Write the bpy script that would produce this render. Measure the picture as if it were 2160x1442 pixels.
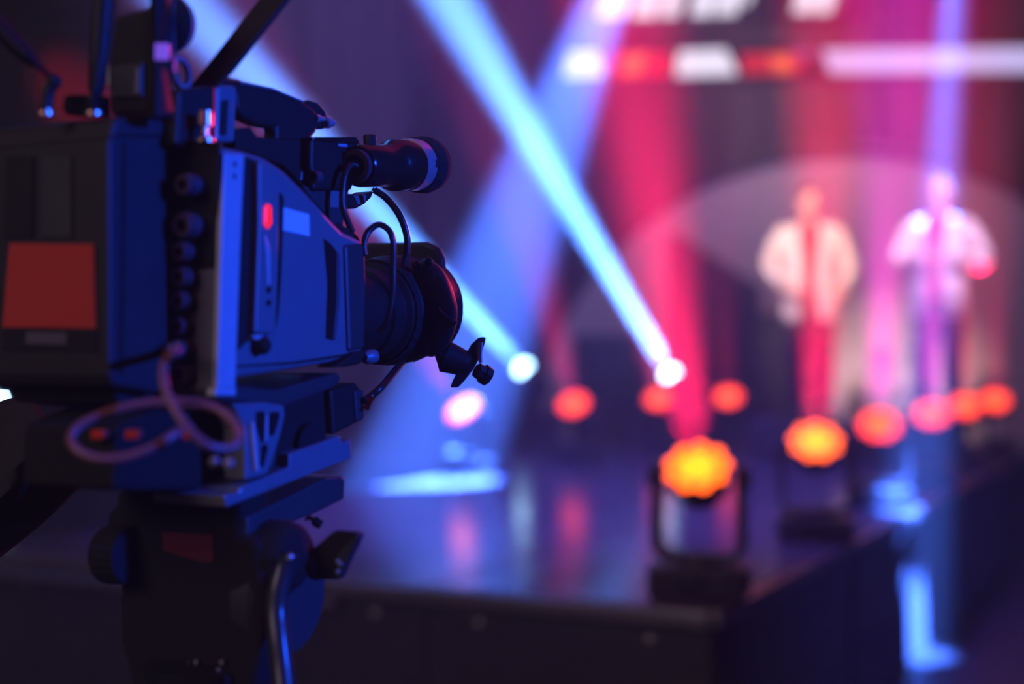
import bpy, bmesh, math, random
from mathutils import Vector, Matrix, Quaternion

random.seed(7)
for o in list(bpy.data.objects):
    bpy.data.objects.remove(o, do_unlink=True)
sc = bpy.context.scene
col = sc.collection
R = math.radians

# ------------------------------------------------------------------ camera
EYE = Vector((0, 0, 1.6))
FPX = 3000.0                                   # focal length in pixels of the 2160x1442 frame
PITCH = math.atan(19 / FPX)                    # horizon at row 740
cd = bpy.data.cameras.new('photo_camera')
cd.sensor_width = 36.0
cd.lens = FPX * 36 / 2160
cd.clip_start = 0.05
cd.clip_end = 200
cd.dof.use_dof = True
cd.dof.focus_distance = 1.86
cd.dof.aperture_fstop = 1.4
cam = bpy.data.objects.new('photo_camera', cd)
cam.location = EYE
cam.rotation_euler = (math.pi / 2 + PITCH, 0, 0)
col.objects.link(cam)
sc.camera = cam
FWD = Vector((0, math.cos(PITCH), math.sin(PITCH)))
UPV = Vector((0, -math.sin(PITCH), math.cos(PITCH)))
RGT = Vector((1, 0, 0))

def ray(px, py):
    return FWD + RGT * ((px - 1080) / FPX) + UPV * ((721 - py) / FPX)
def P(px, py, d):
    return EYE + ray(px, py) * d
def G(px, py, h):
    r = ray(px, py)
    return EYE + r * ((h - EYE.z) / r.z)

# ------------------------------------------------------------------ world: dark hall filled with thin stage haze
sc.view_settings.view_transform = 'Standard'
sc.view_settings.look = 'None'
sc.view_settings.gamma = 1.0
sc.view_settings.use_curve_mapping = False
sc.view_settings.exposure = 0.0
w = bpy.data.worlds.new('hall_air')
sc.world = w
w.use_nodes = True
nt = w.node_tree
nt.nodes['Background'].inputs['Color'].default_value = (0.02, 0.02, 0.03, 1)
nt.nodes['Background'].inputs['Strength'].default_value = 0.0
vs = nt.nodes.new('ShaderNodeVolumeScatter')
vs.inputs['Color'].default_value = (1, 1, 1, 1)
vs.inputs['Density'].default_value = 0.018
vs.inputs['Anisotropy'].default_value = 0.0
nt.links.new(vs.outputs['Volume'], nt.nodes['World Output'].inputs['Volume'])
cy = sc.cycles
cy.max_bounces = 3
cy.diffuse_bounces = 1
cy.glossy_bounces = 2
cy.use_adaptive_sampling = True
cy.adaptive_threshold = 0.04
cy.transmission_bounces = 2
cy.volume_bounces = 0
cy.caustics_reflective = False
cy.caustics_refractive = False
cy.sample_clamp_indirect = 4.0
cy.use_denoising = True

# ------------------------------------------------------------------ lamps
def spot(name, loc, target, power, color, size_deg, blend=0.4, radius=0.06):
    l = bpy.data.lights.new(name, 'SPOT')
    l.energy = power
    l.color = color
    l.spot_size = R(size_deg)
    l.spot_blend = blend
    l.shadow_soft_size = radius
    o = bpy.data.objects.new(name, l)
    o.location = loc
    d = Vector(target) - Vector(loc)
    o.rotation_euler = d.to_track_quat('-Z', 'Y').to_euler()
    col.objects.link(o)
    return o

BLUE = (0.06, 0.17, 1.0)
# side and rear rig lamps outside the frame, plus an added red rim light
spot('blue_side_lamp', (3.2, 0.2, 2.5), (-0.25, 1.55, 1.6), 1100, (0.010, 0.075, 1.0), 20, 0.6, 0.12)
spot('violet_rear_lamp', (-1.5, -2.6, 3.0), (-0.35, 1.5, 1.6), 12, (1.0, 0.25, 0.32), 26, 0.6, 0.2)
spot('added_red_rim', (1.6, 5.6, 2.6), (-0.3, 1.6, 1.6), 190, (1.0, 0.04, 0.14), 26, 0.6, 0.1)  # added red light for the camera's rims, no fixture stands here
# front wash on the two performers and the round backdrop
spot('front_wash_lamp', (-1.0, 3.0, 5.6), P(1725, 500, 10.5), 8500, (1.0, 0.62, 0.52), 11, 0.9, 0.1)
spot('front_wash_lamp', (2.6, 3.2, 5.8), P(1990, 500, 10.3), 6500, (1.0, 0.6, 0.85), 9, 0.9, 0.1)
spot('backdrop_wash_lamp', (2.6, 12.6, 5.6), P(1640, 640, 14.0), 330, (1.0, 0.5, 0.58), 110, 1.0, 0.2)
spot('curtain_wash_lamp', (-3.0, 8.0, 6.2), P(820, 250, 17), 3000, (0.5, 0.3, 1.0), 50, 1.0, 0.2)
# blue beams from the overhead truss, a red curtain lamp, added fills
spot('blue_truss_lamp', P(1440, -430, 11.0), G(890, 1012, 0.8), 380000, BLUE, 9.5, 0.25, 0.06)
spot('blue_truss_lamp', P(2018, -260, 10.9), P(1950, 960, 10.0), 90000, BLUE, 6.0, 0.5, 0.05)
spot('blue_truss_lamp', P(2040, -420, 5.7), P(1925, 1165, 7.25), 85000, BLUE, 7.5, 0.6, 0.05)
spot('red_curtain_lamp', (-2.2, 10.0, 1.2), P(185, 250, 17.5), 16000, (1.0, 0.02, 0.04), 7, 1.0, 0.1)
spot('added_skirt_fill', (6.5, 1.5, 3.0), (2.2, 7.0, 0.4), 420, (0.12, 0.13, 1.0), 50, 1.0, 0.2)  # added blue fill to lift the dark skirt, not a truss beam
spot('added_deck_fill', (-0.5, 4.5, 7.5), (0.3, 8.0, 0.8), 5500, (0.16, 0.10, 1.0), 50, 1.0, 0.2)  # added violet fill that brightens the deck from overhead
# added fill from the left rear, lifts the blacks on back-facing parts
al = bpy.data.lights.new('added_rear_fill', 'AREA')
al.energy = 105
al.color = (1.0, 0.8, 0.88)
al.size = 3.0
ao = bpy.data.objects.new('added_rear_fill', al)
ao.location = (-4.8, -3.0, 4.6)
ao.rotation_euler = (Vector((-0.4, 3.0, 1.2)) - ao.location).to_track_quat('-Z', 'Y').to_euler()
col.objects.link(ao)

# ------------------------------------------------------------------ materials
MATS = {}
def mat(name, base, rough=0.5, metal=0.0, emit=None, estr=0.0, noise=0.0, nscale=30.0, bump=0.0, spec=0.5):
    if name in MATS:
        return MATS[name]
    m = bpy.data.materials.new(name)
    m.use_nodes = True
    n = m.node_tree
    b = n.nodes['Principled BSDF']
    b.inputs['Base Color'].default_value = (*base, 1)
    b.inputs['Roughness'].default_value = rough
    b.inputs['Metallic'].default_value = metal
    b.inputs['Specular IOR Level'].default_value = spec
    if emit:
        b.inputs['Emission Color'].default_value = (*emit, 1)
        b.inputs['Emission Strength'].default_value = estr
        m.cycles.emission_sampling = 'NONE'
    if noise or bump:
        tc = n.nodes.new('ShaderNodeTexCoord')
        nz = n.nodes.new('ShaderNodeTexNoise')
        nz.inputs['Scale'].default_value = nscale
        nz.inputs['Detail'].default_value = 3
        n.links.new(tc.outputs['Object'], nz.inputs['Vector'])
        if noise:
            cr = n.nodes.new('ShaderNodeMapRange')
            cr.inputs['To Min'].default_value = 1 - noise
            cr.inputs['To Max'].default_value = 1 + noise
            n.links.new(nz.outputs['Fac'], cr.inputs['Value'])
            mx = n.nodes.new('ShaderNodeVectorMath')
            mx.operation = 'SCALE'
            mx.inputs[0].default_value = base
            n.links.new(cr.outputs['Result'], mx.inputs['Scale'])
            n.links.new(mx.outputs['Vector'], b.inputs['Base Color'])
            rr = n.nodes.new('ShaderNodeMapRange')
            rr.inputs['To Min'].default_value = max(0.03, rough - 0.08)
            rr.inputs['To Max'].default_value = min(1, rough + 0.08)
            n.links.new(nz.outputs['Fac'], rr.inputs['Value'])
            n.links.new(rr.outputs['Result'], b.inputs['Roughness'])
        if bump:
            bp = n.nodes.new('ShaderNodeBump')
            bp.inputs['Strength'].default_value = bump
            bp.inputs['Distance'].default_value = 0.01
            n.links.new(nz.outputs['Fac'], bp.inputs['Height'])
            n.links.new(bp.outputs['Normal'], b.inputs['Normal'])
    MATS[name] = m
    return m

M_BLK = mat('black_plastic', (0.014, 0.014, 0.014), 0.5, noise=0.15, nscale=60, spec=0.25)
M_GLOSSBLK = mat('gloss_black', (0.012, 0.012, 0.014), 0.22)
M_RUB = mat('black_rubber', (0.018, 0.018, 0.018), 0.85, noise=0.2, nscale=200, spec=0.12)
M_BODY = mat('camera_paint', (0.16, 0.16, 0.18), 0.42, noise=0.1, nscale=25)
M_ADP = mat('adapter_paint', (0.026, 0.022, 0.025), 0.5, noise=0.1, nscale=25, spec=0.3)
M_BODYD = mat('camera_paint_dark', (0.035, 0.035, 0.04), 0.45, noise=0.1, nscale=25)
M_RAIL = mat('pale_rail', (0.45, 0.45, 0.5), 0.4, noise=0.12, nscale=40)
M_ALU = mat('anodised_metal', (0.22, 0.22, 0.25), 0.38, metal=0.3, noise=0.1, nscale=50)
M_CHROME = mat('chrome', (0.7, 0.66, 0.7), 0.3, metal=0.7)
M_BRASS = mat('brass', (0.85, 0.55, 0.38), 0.28, metal=0.9)
M_ORANGE = mat('orange_paper', (0.6, 0.04, 0.025), 0.8, noise=0.05, nscale=15)
M_LABEL = mat('white_label', (0.78, 0.78, 0.82), 0.6, noise=0.03)
M_PRINT = mat('faint_print', (0.10, 0.08, 0.13), 0.6)
M_TALLY = mat('red_tally', (0.4, 0.0, 0.0), 0.3, emit=(1.0, 0.01, 0.008), estr=1.3)
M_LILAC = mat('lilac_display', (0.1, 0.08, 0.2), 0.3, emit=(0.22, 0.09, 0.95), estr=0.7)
M_CABLE = mat('red_lit_cable', (0.3, 0.1, 0.11), 0.35)  # pale cable with the red light on it put into the base colour
M_BCABLE = mat('black_cable', (0.014, 0.014, 0.016), 0.33)
M_REDBTN = mat('red_button', (0.7, 0.04, 0.03), 0.4)
M_FOAM = mat('foam', (0.014, 0.013, 0.016), 0.95, noise=0.4, nscale=300, bump=0.6)
M_CLOTH = mat('black_cloth', (0.018, 0.018, 0.018), 0.9, noise=0.3, nscale=120, bump=0.3)

# ------------------------------------------------------------------ mesh helpers
def root_loc(p):
    v = Vector((0, 0, 0))
    while p is not None:
        v += Vector(p.location)
        p = p.parent
    return v

def thing(name, label, cat, loc, group=None, kind=None):
    o = bpy.data.objects.new(name, None)
    o.empty_display_size = 0.1
    o.location = loc
    o['label'] = label
    o['category'] = cat
    if group: o['group'] = group
    if kind: o['kind'] = kind
    col.objects.link(o)
    return o

def mk(name, geo, m, parent=None, smooth=None, bevel=0.0, origin=None, label=None, cat=None, group=None, kind=None):
    vs, fs = geo
    if parent is not None:
        off = root_loc(parent)
    elif origin is not None:
        off = Vector(origin)
    else:
        off = Vector((sum(v[0] for v in vs) / len(vs), sum(v[1] for v in vs) / len(vs), min(v[2] for v in vs)))
    me = bpy.data.meshes.new(name)
    me.from_pydata([tuple(Vector(v) - off) for v in vs], [], fs)
    bm = bmesh.new()
    bm.from_mesh(me)
    bmesh.ops.recalc_face_normals(bm, faces=bm.faces)
    bm.to_mesh(me)
    bm.free()
    me.materials.append(m)
    o = bpy.data.objects.new(name, me)
    col.objects.link(o)
    if parent is not None:
        o.parent = parent
    else:
        o.location = off
    if smooth is not None:
        for p in me.polygons: p.use_smooth = True
        me.set_sharp_from_angle(angle=R(smooth))
    if bevel:
        b = o.modifiers.new('bevel', 'BEVEL')
        b.width = bevel
        b.segments = 2
        b.limit_method = 'ANGLE'
        b.angle_limit = R(35)
    if label: o['label'] = label
    if cat: o['category'] = cat
    if group: o['group'] = group
    if kind: o['kind'] = kind
    return o

def cat_geo(*gs):
    V, F = [], []
    for v, f in gs:
        k = len(V)
        V += list(v)
        F += [tuple(i + k for i in q) for q in f]
    return V, F

def extrude(loop, vec):
    n = len(loop)
    V = [Vector(p) for p in loop] + [Vector(p) + vec for p in loop]
    F = [tuple(range(n)), tuple(range(2 * n - 1, n - 1, -1))]
    for i in range(n):
        j = (i + 1) % n
        F.append((i, j, n + j, n + i))
    return V, F

def loft(loops, cap=True):
    n = len(loops[0])
    V = [Vector(p) for l in loops for p in l]
    F = []
    for k in range(len(loops) - 1):
        for i in range(n):
            j = (i + 1) % n
            F.append((k * n + i, k * n + j, (k + 1) * n + j, (k + 1) * n + i))
    if cap:
        F.append(tuple(range(n)))
        F.append(tuple(range((len(loops) - 1) * n, len(loops) * n))[::-1])
    return V, F

def catmull(pts, n=8):
    pts = [Vector(p) for p in pts]
    q = [pts[0] * 2 - pts[1]] + pts + [pts[-1] * 2 - pts[-2]]
    out = []
    for i in range(1, len(q) - 2):
        a, b, c, d = q[i - 1], q[i], q[i + 1], q[i + 2]
        for k in range(n):
            t = k / n
            out.append(0.5 * ((2 * b) + (c - a) * t + (2 * a - 5 * b + 4 * c - d) * t * t + (3 * b - a - 3 * c + d) * t ** 3))
    out.append(pts[-1])
    return out

def frame_for(d):
    d = Vector(d).normalized()
    a = Vector((0, 0, 1)) if abs(d.z) < 0.9 else Vector((1, 0, 0))
    x = d.cross(a).normalized()
    return x, x.cross(d).normalized()

def tube(pts, r, seg=12):
    pts = [Vector(p) for p in pts]
    n = len(pts)
    rs = r if isinstance(r, (list, tuple)) else [r] * n
    loops = []
    x = None
    for i, p in enumerate(pts):
        t = (pts[min(i + 1, n - 1)] - pts[max(i - 1, 0)]).normalized()
        if x is None:
            x, y = frame_for(t)
        else:
            x = (x - t * x.dot(t)).normalized()
            y = t.cross(x)
        loops.append([p + (x * math.cos(2 * math.pi * k / seg) + y * math.sin(2 * math.pi * k / seg)) * rs[i] for k in range(seg)])
    return loft(loops)

def lathe(p0, axis, prof, seg=28, sx=1.0, sy=1.0, serr=0.0):
    """prof: list of (distance along axis, radius)"""
    axis = Vector(axis).normalized()
    x, y = frame_for(axis)
    loops = []
    for t, r in prof:
        lp = []
        for k in range(seg):
            a = 2 * math.pi * k / seg
            rr = r * (1 + (serr if k % 2 else 0))
            lp.append(Vector(p0) + axis * t + x * (math.cos(a) * rr * sx) + y * (math.sin(a) * rr * sy))
        loops.append(lp)
    return loft(loops)

def ring(p0, axis, r0, r1, h, seg=28):
    axis = Vector(axis).normalized()
    x, y = frame_for(axis)
    V, F = [], []
    for r, t in ((r0, 0), (r1, 0), (r1, h), (r0, h)):
        for k in range(seg):
            a = 2 * math.pi * k / seg
            V.append(Vector(p0) + axis * t + x * (math.cos(a) * r) + y * (math.sin(a) * r))
    for q in range(4):
        for k in range(seg):
            j = (k + 1) % seg
            F.append((q * seg + k, q * seg + j, ((q + 1) % 4) * seg + j, ((q + 1) % 4) * seg + k))
    return V, F

def box(c, hx, hy, hz, ax=None, ay=None, az=None):
    ax = Vector(ax or (1, 0, 0)); ay = Vector(ay or (0, 1, 0)); az = Vector(az or (0, 0, 1))
    c = Vector(c)
    V = [c + ax * (sx * hx) + ay * (sy * hy) + az * (sz * hz) for sz in (-1, 1) for sx, sy in ((-1, -1), (1, -1), (1, 1), (-1, 1))]
    F = [(0, 3, 2, 1), (4, 5, 6, 7), (0, 1, 5, 4), (1, 2, 6, 5), (2, 3, 7, 6), (3, 0, 4, 7)]
    return V, F

def ellipsoid(c, ax, ay, az, seg=20, rings=12):
    c = Vector(c)
    loops = []
    for i in range(1, rings):
        th = math.pi * i / rings
        loops.append([c + Vector(ax) * (math.sin(th) * math.cos(2 * math.pi * k / seg)) + Vector(ay) * (math.sin(th) * math.sin(2 * math.pi * k / seg)) + Vector(az) * math.cos(th) for k in range(seg)])
    V, F = loft(loops, cap=False)
    n = len(V)
    V += [c + Vector(az), c - Vector(az)]
    for k in range(seg):
        j = (k + 1) % seg
        F.append((n, j, k))
        m = (rings - 2) * seg
        F.append((n + 1, m + k, m + j))
    return V, F

# ------------------------------------------------------------------ hall shell
STH = 0.8                                       # stage height
E1 = Vector((0.447, 0.894, 0))                  # along the runway, away from us
E2 = Vector((-0.894, 0.447, 0))                 # across it, to the left
CORNER = G(1500, 1286, STH)
CORNER.z = 0
def ST(a, b, h=0.0):                            # stage frame: a along, b across to the left, h above the hall floor
    return CORNER + E1 * a + E2 * b + Vector((0, 0, h))

M_FLOOR = mat('hall_floor', (0.03, 0.03, 0.035), 0.45, noise=0.2, nscale=3)
M_WALL = mat('hall_wall', (0.05, 0.05, 0.055), 0.9, noise=0.2, nscale=2)
def slab(name, pts, th, m, label):
    g = extrude([Vector(p) for p in pts], Vector(th))
    o = mk(name, g, m, label=label)
    o['kind'] = 'structure'
    return o
slab('floor', [(-11, -6, 0), (13, -6, 0), (13, 24, 0), (-11, 24, 0)], (0, 0, -0.1), M_FLOOR, 'dark polished hall floor')
slab('ceiling', [(-11, -6, 8.5), (13, -6, 8.5), (13, 24, 8.5), (-11, 24, 8.5)], (0, 0, 0.1), M_WALL, 'black hall ceiling')
slab('wall_back', [(-11, 24, 0), (13, 24, 0), (13, 24, 8.5), (-11, 24, 8.5)], (0, 0.1, 0), M_WALL, 'dark wall behind the stage')
slab('wall_left', [(-11, -6, 0), (-11, 24, 0), (-11, 24, 8.5), (-11, -6, 8.5)], (-0.1, 0, 0), M_WALL, 'dark left hall wall')
slab('wall_right', [(13, -6, 0), (13, 24, 0), (13, 24, 8.5), (13, -6, 8.5)], (0.1, 0, 0), M_WALL, 'dark right hall wall')
slab('wall_rear', [(-11, -6, 0), (13, -6, 0), (13, -6, 8.5), (-11, -6, 8.5)], (0, -0.1, 0), M_WALL, 'dark hall wall behind the viewer')

# ------------------------------------------------------------------ stage runway
M_DECK = mat('gloss_deck', (0.12, 0.11, 0.14), 0.17, noise=0.25, nscale=2.5)
M_DECKEDGE = mat('deck_edge_metal', (0.35, 0.33, 0.36), 0.3, metal=0.7)
M_SKIRT = mat('stage_skirt', (0.12, 0.12, 0.14), 0.85, noise=0.2, nscale=6)
M_FASCIA = mat('fascia_black', (0.035, 0.033, 0.04), 0.5, noise=0.2, nscale=5)
stage = thing('stage_runway', 'long glossy black stage runway with raised deck and draped sides', 'stage', ST(6, 1.5, 0))
NA, NB = 6, 3
LA, WB = 1.62, 1.02
dgeo = None
for i in range(NA):
    for j in range(NB):
        c = ST((i + 0.5) * LA, (j + 0.5) * WB, STH - 0.02)
        mk('deck_panel', box(c, LA / 2 - 0.006, WB / 2 - 0.006, 0.02, E1, E2, (0, 0, 1)), M_DECK, stage, bevel=0.004)
mk('deck_frame', box(ST(NA * LA / 2, NB * WB / 2, STH - 0.075), NA * LA / 2 - 0.03, NB * WB / 2 - 0.03, 0.034, E1, E2), M_FASCIA, stage)
mk('edge_profile', box(ST(-0.015, NB * WB / 2, STH - 0.03), 0.015, NB * WB / 2, 0.025, E1, E2), M_DECKEDGE, stage, bevel=0.006)
mk('edge_profile', box(ST(NA * LA / 2, -0.015, STH - 0.03), NA * LA / 2, 0.015, 0.025, E1, E2), M_DECKEDGE, stage, bevel=0.006)
rail = mk('bumper_rail', lathe(ST(-0.045, 1.35, STH - 0.085), E2, [(0, 0.001), (0, 0.02), (1.7, 0.02), (1.7, 0.001)], 14), M_DECKEDGE, stage, smooth=40)
for j in range(NB):
    f = mk('fascia_panel', box(ST(0.02, (j + 0.5) * WB, 0.36), 0.012, WB / 2 - 0.004, 0.36, E1, E2), M_FASCIA, stage, bevel=0.004)
    for b in (0.2, 0.8):
        mk('bolt', lathe(ST(0.008, (j + b) * WB, 0.69), -E1, [(0, 0.012), (0.008, 0.012), (0.012, 0.006), (0.012, 0.0005)], 12), M_CHROME, f, smooth=40)
# draped side skirt in separate cloth widths
def drape(p0, along, length, z0, z1, fold=0.03, nper=7.0, out=Vector((0, 0, 0)), thick=0.006, rows=6):
    n = int(length * nper * 8)
    front, V, F = [], [], []
    for zi in range(rows + 1):
        z = z1 + (z0 - z1) * zi / rows
        k = 0.45 + 0.55 * zi / rows
        for i in range(n + 1):
            s = length * i / n
            d = fold * k * (math.sin(2 * math.pi * s * nper) + 0.45 * math.sin(2 * math.pi * s * nper * 0.43 + 1.3 + p0.x))
            V.append(p0 + along * s + out * d + Vector((0, 0, z - p0.z)))
    m = n + 1
    for zi in range(rows):
        for i in range(n):
            a = zi * m + i
            F.append((a, a + 1, a + m + 1, a + m))
    N = len(V)
    V += [v - out * thick for v in V]
    F += [(f[3] + N, f[2] + N, f[1] + N, f[0] + N) for f in F[:rows * n]]
    for zi in range(rows):
        for i in (0, n):
            a = zi * m + i
            F.append((a, a + m, a + m + N, a + N))
    for i in range(n):
        for zi in (0, rows):
            a = zi * m + i
            F.append((a, a + 1, a + 1 + N, a + N))
    return V, F
for k in range(5):
    mk('skirt_cloth', drape(ST(0.06 + k * 1.93, 0.02, 0.01), E1, 1.9, 0.005, STH - 0.07, 0.018, 4.0, -E2), M_SKIRT, stage, smooth=60)

# wider wing of the stage to the left of the runway
wing = thing('stage_wing', 'wide dark stage wing left of the runway under the beam heads', 'stage', ST(7, 6, 0))
for i in range(3):
    for j in range(6):
        mk('deck_panel', box(ST(4.86 + (i + 0.5) * LA, NB * WB + 0.01 + (j + 0.5) * WB, STH - 0.02), LA / 2 - 0.006, WB / 2 - 0.006, 0.02, E1, E2), M_DECK, wing, bevel=0.004)
mk('deck_frame', box(ST(4.86 + 1.45 * LA, NB * WB + 0.02 + 3 * WB, STH / 2 - 0.022), 1.45 * LA - 0.02, 3 * WB - 0.02, STH / 2 - 0.02, E1, E2), M_FASCIA, wing)
# riser under the performers
riser = thing('stage_riser', 'low black riser under the two performers', 'platform', P(1815, 1000, 10.75).xy.to_3d() + Vector((0, 0, STH)))
rc = riser.location
mk('riser_body', box(rc + Vector((0, 0, 0.125)), 0.5, 0.72, 0.124, E1, E2), M_FASCIA, riser, bevel=0.01)
for j in (-1, 0, 1):
    mk('riser_panel', box(rc + E2 * (j * 0.49) + Vector((0, 0, 0.27)), 0.51, 0.242, 0.02, E1, E2), M_DECK, riser, bevel=0.004)
RZ = STH + 0.291

# ------------------------------------------------------------------ backdrop: curtain lengths, round pale screen, trusses, LED ribbons
WALLN = -E1
def BW(b, h, off=0.0):                          # point on the backdrop plane: b to the left, h height
    return Vector((-1.5, 16.6, 0)) + E2 * b + Vector((0, 0, h)) - E1 * off
M_CURT = mat('stage_curtain', (0.035, 0.033, 0.04), 0.9, noise=0.25, nscale=1.2)
for k in range(9):
    b = -7.5 + k * 1.75
    o = mk('stage_curtain', drape(BW(b, 0.0), E2, 1.72, 0.02, 7.6, 0.09, 2.2, -E1, thick=0.01, rows=8), M_CURT, smooth=60)
    o['category'] = 'curtain'
    o['group'] = 'backdrop curtain lengths'
    o['label'] = ['rightmost backdrop curtain length beyond the second performer', 'backdrop curtain length behind the pale arch, right part', 'backdrop curtain length behind the pale arch, left part', 'backdrop curtain length behind the sloping black cabinet', 'purple backdrop curtain length crossed by the long blue beam', 'purple backdrop curtain length above the camera microphone', 'purple backdrop curtain length above the camera handle', 'dark backdrop curtain length behind the camera antennas', 'leftmost dark backdrop curtain length behind the camera'][k]
M_SCREEN = mat('round_backdrop', (0.55, 0.5, 0.52), 0.8, noise=0.08, nscale=1.5)
cpt = P(1750, 1040, 13.9)
wx = -E2
cpt = cpt.xy.to_3d()
Rb = 3.35
zc = P(1750, 1045, 13.6).z
ang0 = math.asin(max(-1, min(1, (STH - zc) / Rb)))
loop = [cpt + wx * (Rb * math.cos(ang0 + (math.pi - 2 * ang0) * i / 48)) + Vector((0, 0, zc + Rb * math.sin(ang0 + (math.pi - 2 * ang0) * i / 48))) for i in range(49)]
rb = thing('round_backdrop', 'large pale arched backdrop behind the two performers', 'backdrop', cpt + Vector((0, 0, STH)))
mk('backdrop_face', extrude(loop, E1 * 0.06), M_SCREEN, rb)
mk('backdrop_rim', tube([p - E1 * 0.01 for p in loop], 0.05, 10), M_FASCIA, rb, smooth=50)

M_TRUSS = mat('black_truss', (0.03, 0.03, 0.033), 0.5, metal=0.3)
def truss(name, label, p0, p1, s=0.15):
    d = (p1 - p0)
    L = d.length
    d.normalize()
    x, y = frame_for(d)
    t = thing(name, label, 'truss', p0, 'lighting trusses over the stage')
    cs = [x * s + y * s, -x * s + y * s, -x * s - y * s, x * s - y * s]
    for c in cs:
        mk('chord', tube([p0 + c, p1 + c], 0.025, 8), M_TRUSS, t, smooth=50)
    n = max(2, int(L / 0.6))
    for k in range(n):
        for q in range(4):
            a = p0 + d * (L * k / n) + cs[q]
            b = p0 + d * (L * (k + 1) / n) + cs[(q + 1) % 4]
            mk('brace', tube([a, b], 0.012, 6), M_TRUSS, t, smooth=50)
    return t
truss('lighting_truss', 'dark truss standing upright before the purple curtain', P(965, 830, 15.0), P(880, -80, 15.0), 0.2)
truss('lighting_truss', 'dark slanting truss leaning across the purple curtain', P(800, 560, 15.6), P(1010, -60, 15.6), 0.13)

M_LEDW = mat('led_white', (0.1, 0.1, 0.1), 0.4, emit=(0.92, 0.86, 1.0), estr=1.15)
M_LEDL = mat('led_lavender', (0.1, 0.1, 0.1), 0.4, emit=(0.62, 0.56, 1.0), estr=1.0)
M_LEDR = mat('led_red', (0.1, 0.0, 0.0), 0.4, emit=(1.0, 0.015, 0.03), estr=0.75)
M_LEDO = mat('led_orange', (0.1, 0.03, 0.0), 0.4, emit=(1.0, 0.16, 0.03), estr=1.2)
M_LEDP = mat('led_pink', (0.1, 0.0, 0.1), 0.4, emit=(0.7, 0.16, 0.4), estr=0.5)
ZL = 12.0
def pxprism(poly, d, depth):
    return extrude([P(x, y, d) for x, y in poly], Vector((0, depth, 0)))
lr = thing('led_ribbon', 'long horizontal LED ribbon glowing white, red and orange above the stage', 'led screen', P(1700, 175, ZL + 0.05))
mk('ribbon_frame', pxprism([(1160, 96), (2330, 84), (2330, 168), (1160, 176)], ZL + 0.03, 0.12), M_FASCIA, lr)
for nm, poly, m in (
    ('white_segment', [(1200, 110), (1262, 108), (1275, 160), (1188, 162)], M_LEDW),
    ('red_segment', [(1283, 112), (1415, 110), (1415, 160), (1290, 162)], M_LEDR),
    ('orange_segment', [(1316, 116), (1366, 114), (1350, 156), (1312, 158)], M_LEDO),
    ('white_segment', [(1432, 108), (1530, 104), (1555, 156), (1426, 160)], M_LEDW),
    ('red_segment', [(1562, 114), (1690, 110), (1690, 152), (1568, 156)], M_LEDR),
    ('orange_segment', [(1622, 120), (1664, 118), (1672, 150), (1640, 152)], M_LEDO),
    ('pink_segment', [(1668, 104), (1715, 100), (1722, 118), (1672, 122)], M_LEDP),
    ('white_segment', [(1736, 104), (2320, 98), (2320, 150), (1752, 154)], M_LEDL)):
    z = ZL + (0.0 if nm != 'orange_segment' else -0.012)
    mk(nm, pxprism(poly, z, 0.02), m, lr)
ls = thing('led_sign', 'white italic LED lettering cut off at the top of the frame', 'led sign', P(1500, 55, ZL + 0.05))
mk('sign_frame', pxprism([(1210, -140), (1830, -150), (1830, 50), (1210, 58)], ZL + 0.05, 0.12), M_FASCIA, ls)
def slant(x0, x1, y0, y1, s=0.28):
    return [(x0 + (y1 - y0) * s, y0), (x1 + (y1 - y0) * s, y0), (x1, y1), (x0, y1)]
for x0, x1, y1, m in ((1262, 1318, 36, M_LEDW), (1330, 1382, 36, M_LEDW), (1392, 1428, 34, M_LEDW), (1455, 1500, 32, M_LEDW), (1508, 1552, 30, M_LEDW), (1566, 1580, 8, M_LEDW),
                      (1672, 1712, 26, M_LEDW), (1718, 1752, 26, M_LEDW), (1762, 1772, 24, M_LEDP), (1240, 1252, 34, M_LEDP)):
    mk('letter_stroke', pxprism(slant(x0, x1, -110, y1), ZL, 0.02), m, ls)

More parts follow.
